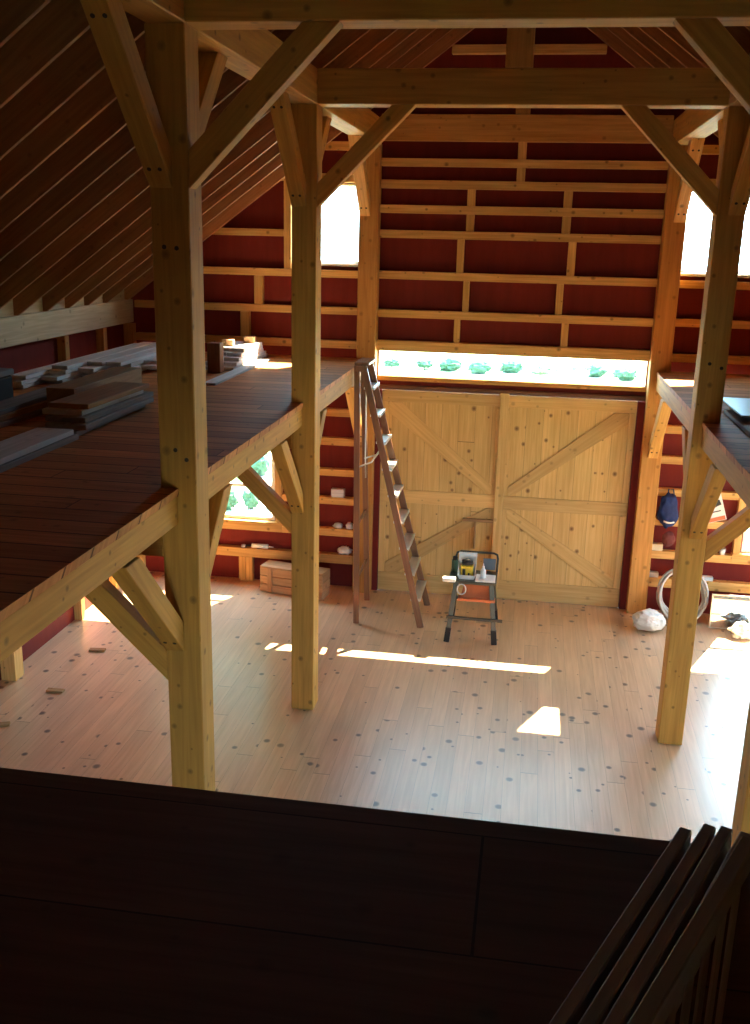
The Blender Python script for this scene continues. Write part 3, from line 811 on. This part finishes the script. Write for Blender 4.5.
thing(box('card_box', (1.50, 11.005, 0.421), (1.60, 11.075, 0.475), M['white'], (1, 0, 0)), 'small white box on the lowest girt above the plastic bag', 'box')
thing(lathe('paint_cup', (2.27, 11.04, 0.741), [(0.028, 0), (0.036, 0.07), (0.032, 0.07), (0.025, 0.008)], M['white']), 'small white cup on the window sill girt, hose side', 'cup')
thing(box('card_box', (2.09, 11.005, 0.421), (2.20, 11.07, 0.47), M['paper'], (1, 0, 0)), 'flat pale box on the lowest girt beside the framed panel', 'box')

# ------------------------------------------------------------------ lumber on the stepladder-side loft
def plank(y0, y1, x, w, z, t, m, label, group=None, yaw=0.0, name='plank'):
    R = Matrix.Translation(V((x, y0, z))) @ Matrix.Rotation(math.radians(yaw), 4, 'Z')
    bm = box_bm((-w / 2, 0, 0), (w / 2, y1 - y0, t), 0.003); bmesh.ops.transform(bm, matrix=R, verts=bm.verts)
    return thing(finish(name, bm, M[m], R.to_3x3() @ V((0, 1, 0))), label, 'plank', group)
Z0 = ZD + 0.001
# A: two pale planks closest to the camera
plank(2.6, 5.96, -3.02, 0.27, Z0, 0.035, 'grey', 'weathered grey plank at the bottom of the two-plank pile closest to the camera')
plank(2.3, 5.93, -3.03, 0.25, Z0 + 0.036, 0.035, 'pale', 'pale grey plank on top of the two-plank pile closest to the camera')
# B: long grey pile behind the closest post
for i, (dx, m) in enumerate(((-0.04, 'grey'), (0.0, 'grey'), (-0.03, 'grey'), (-0.08, 'pale'), (-0.06, 'brown'))):
    plank(6.02 + 0.06 * i, 7.26 + 0.05 * (i % 3), -3.035 + dx, 0.29, Z0 + 0.036 * i, 0.035, m, f'weathered plank in the long pile behind closest post, {ORD[i]} from bottom', 'planks of the long grey pile', yaw=0.8 - 0.5 * i)
for i in range(3):
    plank(5.2 + 0.2 * i, 6.9 + 0.25 * i, -3.70 + 0.01 * i, 0.2, Z0 + 0.036 * i, 0.035, ('grey', 'brown', 'grey')[i], f'short plank beside the long grey pile, {ORD[i]} from the bottom', 'short planks by the long grey pile', yaw=-3 + 2 * i)
plank(6.8, 8.1, -3.42, 0.22, Z0, 0.19, 'brown', 'thick orange-brown timber lying between the grey and pale piles')
# C: pale pile along the eave
rows = 0
for layer in range(4):
    for j in range(5):
        x = -4.33 + 0.17 * j + random.uniform(-0.005, 0.005)
        if layer == 3 and j in (0, 4): continue
        y0 = 7.75 + random.uniform(0, 0.35) + 0.3 * j; y1 = 10.35 + random.uniform(-0.4, 0.45)
        plank(y0, y1, x, 0.15, Z0 + 0.037 * layer, 0.034, 'pale', f'pale board in the wide pile along the eave, {ORD[layer]} layer up, {ORD[j]} across', 'boards of the pale pile along the eave', yaw=random.uniform(-0.25, 0.25))
# D: bright pile in the window light
for layer in range(5):
    for j in range(2):
        x = -3.16 + 0.17 * j
        plank(9.47 + 0.1 * layer + random.uniform(-0.03, 0.03) , 10.78 - 0.05 * layer - random.uniform(0, 0.1), x, 0.155, Z0 + 0.037 * layer, 0.034, 'pale', f'sunlit pale board below the upper window, {ORD[layer]} layer up, {("eave", "nave")[j]} side of the pile', 'sunlit boards below the upper window', yaw=random.uniform(-0.25, 0.25))
plank(8.5, 10.4, -2.84, 0.12, Z0, 0.022, 'pale', 'thin pale batten on the loft floor beside the sunlit pile')
for i, (x, y, w, h, m, lab) in enumerate(((-3.05, 9.34, 0.13, 0.20, 'brown', 'red-brown block standing upright on the loft behind the closest post'), )):
    bb = box('timber_block', (x - w / 2, y - 0.06, Z0), (x + w / 2, y + 0.06, Z0 + h + 0.09), M['darkrail'], (0, 0, 1), r=0.006); thing(bb, lab, 'block')
zt = Z0 + 0.037 * 5
for x, y, lab in ((-3.14, 10.05, 'small offcut on top of the sunlit pile, closer one'), (-3.02, 10.45, 'small offcut on top of the sunlit pile, by its far end')):
    thing(box('wood_offcut', (x - 0.06, y - 0.04, zt + 0.001), (x + 0.06, y + 0.04, zt + 0.065), M['crate'], (1, 0, 0)), lab, 'offcut')
tb = thing(empty('tool_case', (-4.15, 7.0, Z0)), 'grey tool case on the loft near the eave plate, cut by the picture edge', 'case')
box('body', (-4.40, 6.70, Z0), (-3.98, 7.15, Z0 + 0.22), M['rubber'], (0, 1, 0), tb, r=0.015)
box('lid', (-4.41, 6.69, Z0 + 0.221), (-3.97, 7.16, Z0 + 0.27), M['greybox'], (0, 1, 0), tb, r=0.015)
tube('handle', [(-4.19, 6.85, Z0 + 0.268), (-4.19, 6.87, Z0 + 0.30), (-4.19, 6.98, Z0 + 0.30), (-4.19, 7.0, Z0 + 0.268)], 0.01, M['blacksteel'], tb)

# hose-side loft
sh = box('glass_sheet', (1.60, 7.70, Z0 + 0.075), (2.10, 8.62, Z0 + 0.087), M['sheet'], (0, 1, 0), r=0.002)
thing(sh, 'bluish glossy sheet lying on dark boards on the hose-side loft', 'sheet')
for i, (x, y0, y1) in enumerate(((1.66, 6.9, 8.3), (1.86, 6.7, 8.5), (2.05, 7.0, 8.55))):
    plank(y0, y1, x, 0.15, Z0, 0.036, 'darkwood', f'dark board under the bluish sheet, {ORD[i]} from the loft edge', 'dark boards under the bluish sheet')
plank(7.05, 8.2, 1.9, 0.16, Z0 + 0.037, 0.036, 'darkwood', 'dark board lying directly beneath the bluish sheet', yaw=3)

# ------------------------------------------------------------------ dark boards and slatted panel on the near loft
ang = math.radians(-25)
dirv = V((math.sin(-ang), math.cos(-ang), 0)); nrm = V((dirv.y, -dirv.x, 0))
def dark_board(tip, length, w, h, z, label, group='dark boards in the foreground'):
    tip = V((*tip, z)); a = tip - dirv * length
    poly = [a, a + nrm * w, a + nrm * w + V((0, 0, h)), a + V((0, 0, h))]
    thing(finish('plank', prism_bm(poly, dirv * length, 0.003), M['darkwood'], dirv), label, 'plank', group)
for i, (tx, ty, h, lab) in enumerate(((0.398, 2.02, 0.07, 'outermost toward the open nave'), (0.448, 2.02, 0.085, 'second from the open nave'), (0.482, 2.01, 0.09, 'third from the open nave'), (0.516, 1.98, 0.10, 'beside the railing panel'))):
    dark_board((tx, ty), 2.2, 0.027, h, Z0, 'dark board on edge in the foreground stack, ' + lab)

def slat_panel():
    tip = V((0.318, 1.21, 0)); ln = 1.05; zt = 3.34
    d2 = V((math.sin(math.radians(26.3)), math.cos(math.radians(26.3)), 0)); n2 = V((d2.y, -d2.x, 0))
    a = tip - d2 * ln
    root = thing(empty('railing_panel', (a.x, a.y, Z0)), 'dark railing panel with thin upright slats standing in the foreground corner', 'panel')
    def P(nm, s0, s1, z0, z1, w=0.035, off=0.0):
        p = a + n2 * off
        poly = [p + d2 * s0 + V((0, 0, z0)), p + d2 * s0 + n2 * w + V((0, 0, z0)), p + d2 * s0 + n2 * w + V((0, 0, z1)), p + d2 * s0 + V((0, 0, z1))]
        finish(nm, prism_bm(poly, d2 * (s1 - s0), 0.002), M['darkwood'], d2 if s1 - s0 > 0.3 else (0, 0, 1), root)
    P('top_rail', 0, ln, zt - 0.04, zt, 0.02)
    P('bottom_rail', 0, ln, Z0, Z0 + 0.05, 0.02)
    n = 17
    for i in range(n):
        s = 0.005 + i * (ln - 0.05) / (n - 1)
        P('slat', s, s + 0.03, Z0 + 0.051, zt - 0.041, 0.004, 0.008)
slat_panel()

# ------------------------------------------------------------------ outdoors
for i in range(11):
    x = -6.6 + 0.98 * i + random.uniform(-0.12, 0.12); y = 33.5 + random.uniform(-0.4, 0.4)
    big = 0.75 if i < 4 else 1.0
    b = thing(empty('shrub', (x, y, -0.25)), f'small shrub outside the strip window, {ORD[i]} from the stepladder end', 'shrub', 'shrubs in a row outside')
    blob('foliage', (x, y, -0.06), (0.36 * big, 0.25, 0.21 * big), M['leaf'], b, 0.4, 2.6, 4, i, True)
    tube('stem', [(x, y, -0.25), (x, y, 0.0)], 0.03, M['trunk'], b, 6)
for i, (x, y, hgt, r, lab) in enumerate(((9.3, 30, 5.2, 1.7, 'leafy tree outside beyond the upper window on the hose side'),
        (-7.2, 20, 12.0, 2.4, 'unseen tall tree added outside the ladder-side lower window to block sky sheen'),  # added out of view, keeps bright sky from reflecting on the floor
        (-4.70, 14.95, 0.36, 0.12, 'low bush outside the lower window, first of the close row from its outer side'),
        (-4.36, 15.05, 0.36, 0.12, 'low bush outside the lower window, middle of the close row'),
        (-4.03, 15.15, 0.36, 0.12, 'low bush outside the lower window, last of the close row'),
        (-4.86, 17.3, 0.5, 0.2, 'round bush outside the lower window, behind the close row'))):
    t = thing(empty('tree' if i < 2 else 'bush', (x, y, -0.25)), lab, 'tree' if i < 2 else 'bush', None)
    if i < 2: cz, rz = hgt * 0.62, hgt * 0.42
    else: cz, rz = -0.25 + hgt * 0.5, hgt * 0.45
    blob('crown' if i < 2 else 'foliage', (x, y, cz), (r, r, rz), M['leaf'], t, 0.45, 2.4, 5 if i < 2 else 4, 40 + i, False)
    tube('trunk' if i < 2 else 'stem', [(x, y, -0.25), (x, y, cz)], 0.1 if i < 2 else 0.025, M['trunk'], t, 8)

# ------------------------------------------------------------------ camera
f_px, pitch, yaw, roll = 984.486, 0.27276, 0.15205, 0.02388
cy, sy, cp, sp, cr, sr = math.cos(yaw), math.sin(yaw), math.cos(pitch), math.sin(pitch), math.cos(roll), math.sin(roll)
R = V((cy, sy, 0)); Fh = V((-sy, cy, 0)); Zv = V((0, 0, 1))
F = Fh * cp - Zv * sp; U = Fh * sp + Zv * cp
R2 = R * cr + U * sr; U2 = U * cr - R * sr
cam = bpy.data.cameras.new('camera'); co = bpy.data.objects.new('camera', cam); COL.objects.link(co)
mw = Matrix((R2, U2, -F)).transposed().to_4x4(); mw.translation = V((0, 0, 4.0944))
co.matrix_world = mw
cam.sensor_fit = 'VERTICAL'; cam.sensor_height = 24.0; cam.lens = 24.0 * f_px / 1024; cam.clip_start = 0.02; cam.clip_end = 300
SC.camera = co

# ------------------------------------------------------------------ light
sun = bpy.data.lights.new('sun', 'SUN'); sun.energy = 60.0; sun.angle = 0.0093; sun.color = (1.0, 0.80, 0.52)
so = bpy.data.objects.new('sun', sun); COL.objects.link(so)
so.rotation_euler = V((-0.322, -0.717, -1.0)).to_track_quat('-Z', 'Y').to_euler()
so.location = (6, 16, 20)
w = bpy.data.worlds.new('sky'); SC.world = w; w.use_nodes = True
bg = w.node_tree.nodes['Background']; bg.inputs[0].default_value = (0.49, 0.78, 1.0, 1); bg.inputs[1].default_value = 14.0

def portal(name, loc, size, rot):
    l = bpy.data.lights.new(name, 'AREA'); l.shape = 'RECTANGLE'; l.size, l.size_y = size; l.cycles.is_portal = True
    o = bpy.data.objects.new(name, l); COL.objects.link(o); o.location = loc; o.rotation_euler = rot
def wport(n, h): portal(n, ((h[0] + h[1]) / 2, YW + 0.06, (h[2] + h[3]) / 2), (h[1] - h[0], h[3] - h[2]), (math.radians(-90), 0, 0))
for i, h in enumerate((TRANS, UL, UR, LL, LR)): wport('window_portal', h)
for h in SIDE_WIN:
    portal('window_portal', (XOR + 0.06, (h[0] + h[1]) / 2, 1.5), (1.4, 1.3), (0, math.radians(90), 0))
portal('door_portal', ((FDOOR[0] + FDOOR[1]) / 2, YF - 0.06, 1.22), (1.7, 2.45), (math.radians(90), 0, 0))

cy_ = SC.cycles
cy_.use_denoising = True
cy_.max_bounces = 14; cy_.diffuse_bounces = 8; cy_.glossy_bounces = 4; cy_.transparent_max_bounces = 12
cy_.sample_clamp_indirect = 8.0
cy_.caustics_reflective = False; cy_.caustics_refractive = False
vs = SC.view_settings
vs.view_transform = 'Standard'; vs.look = 'None'; vs.gamma = 1.0; vs.use_curve_mapping = False; vs.exposure = 0.95
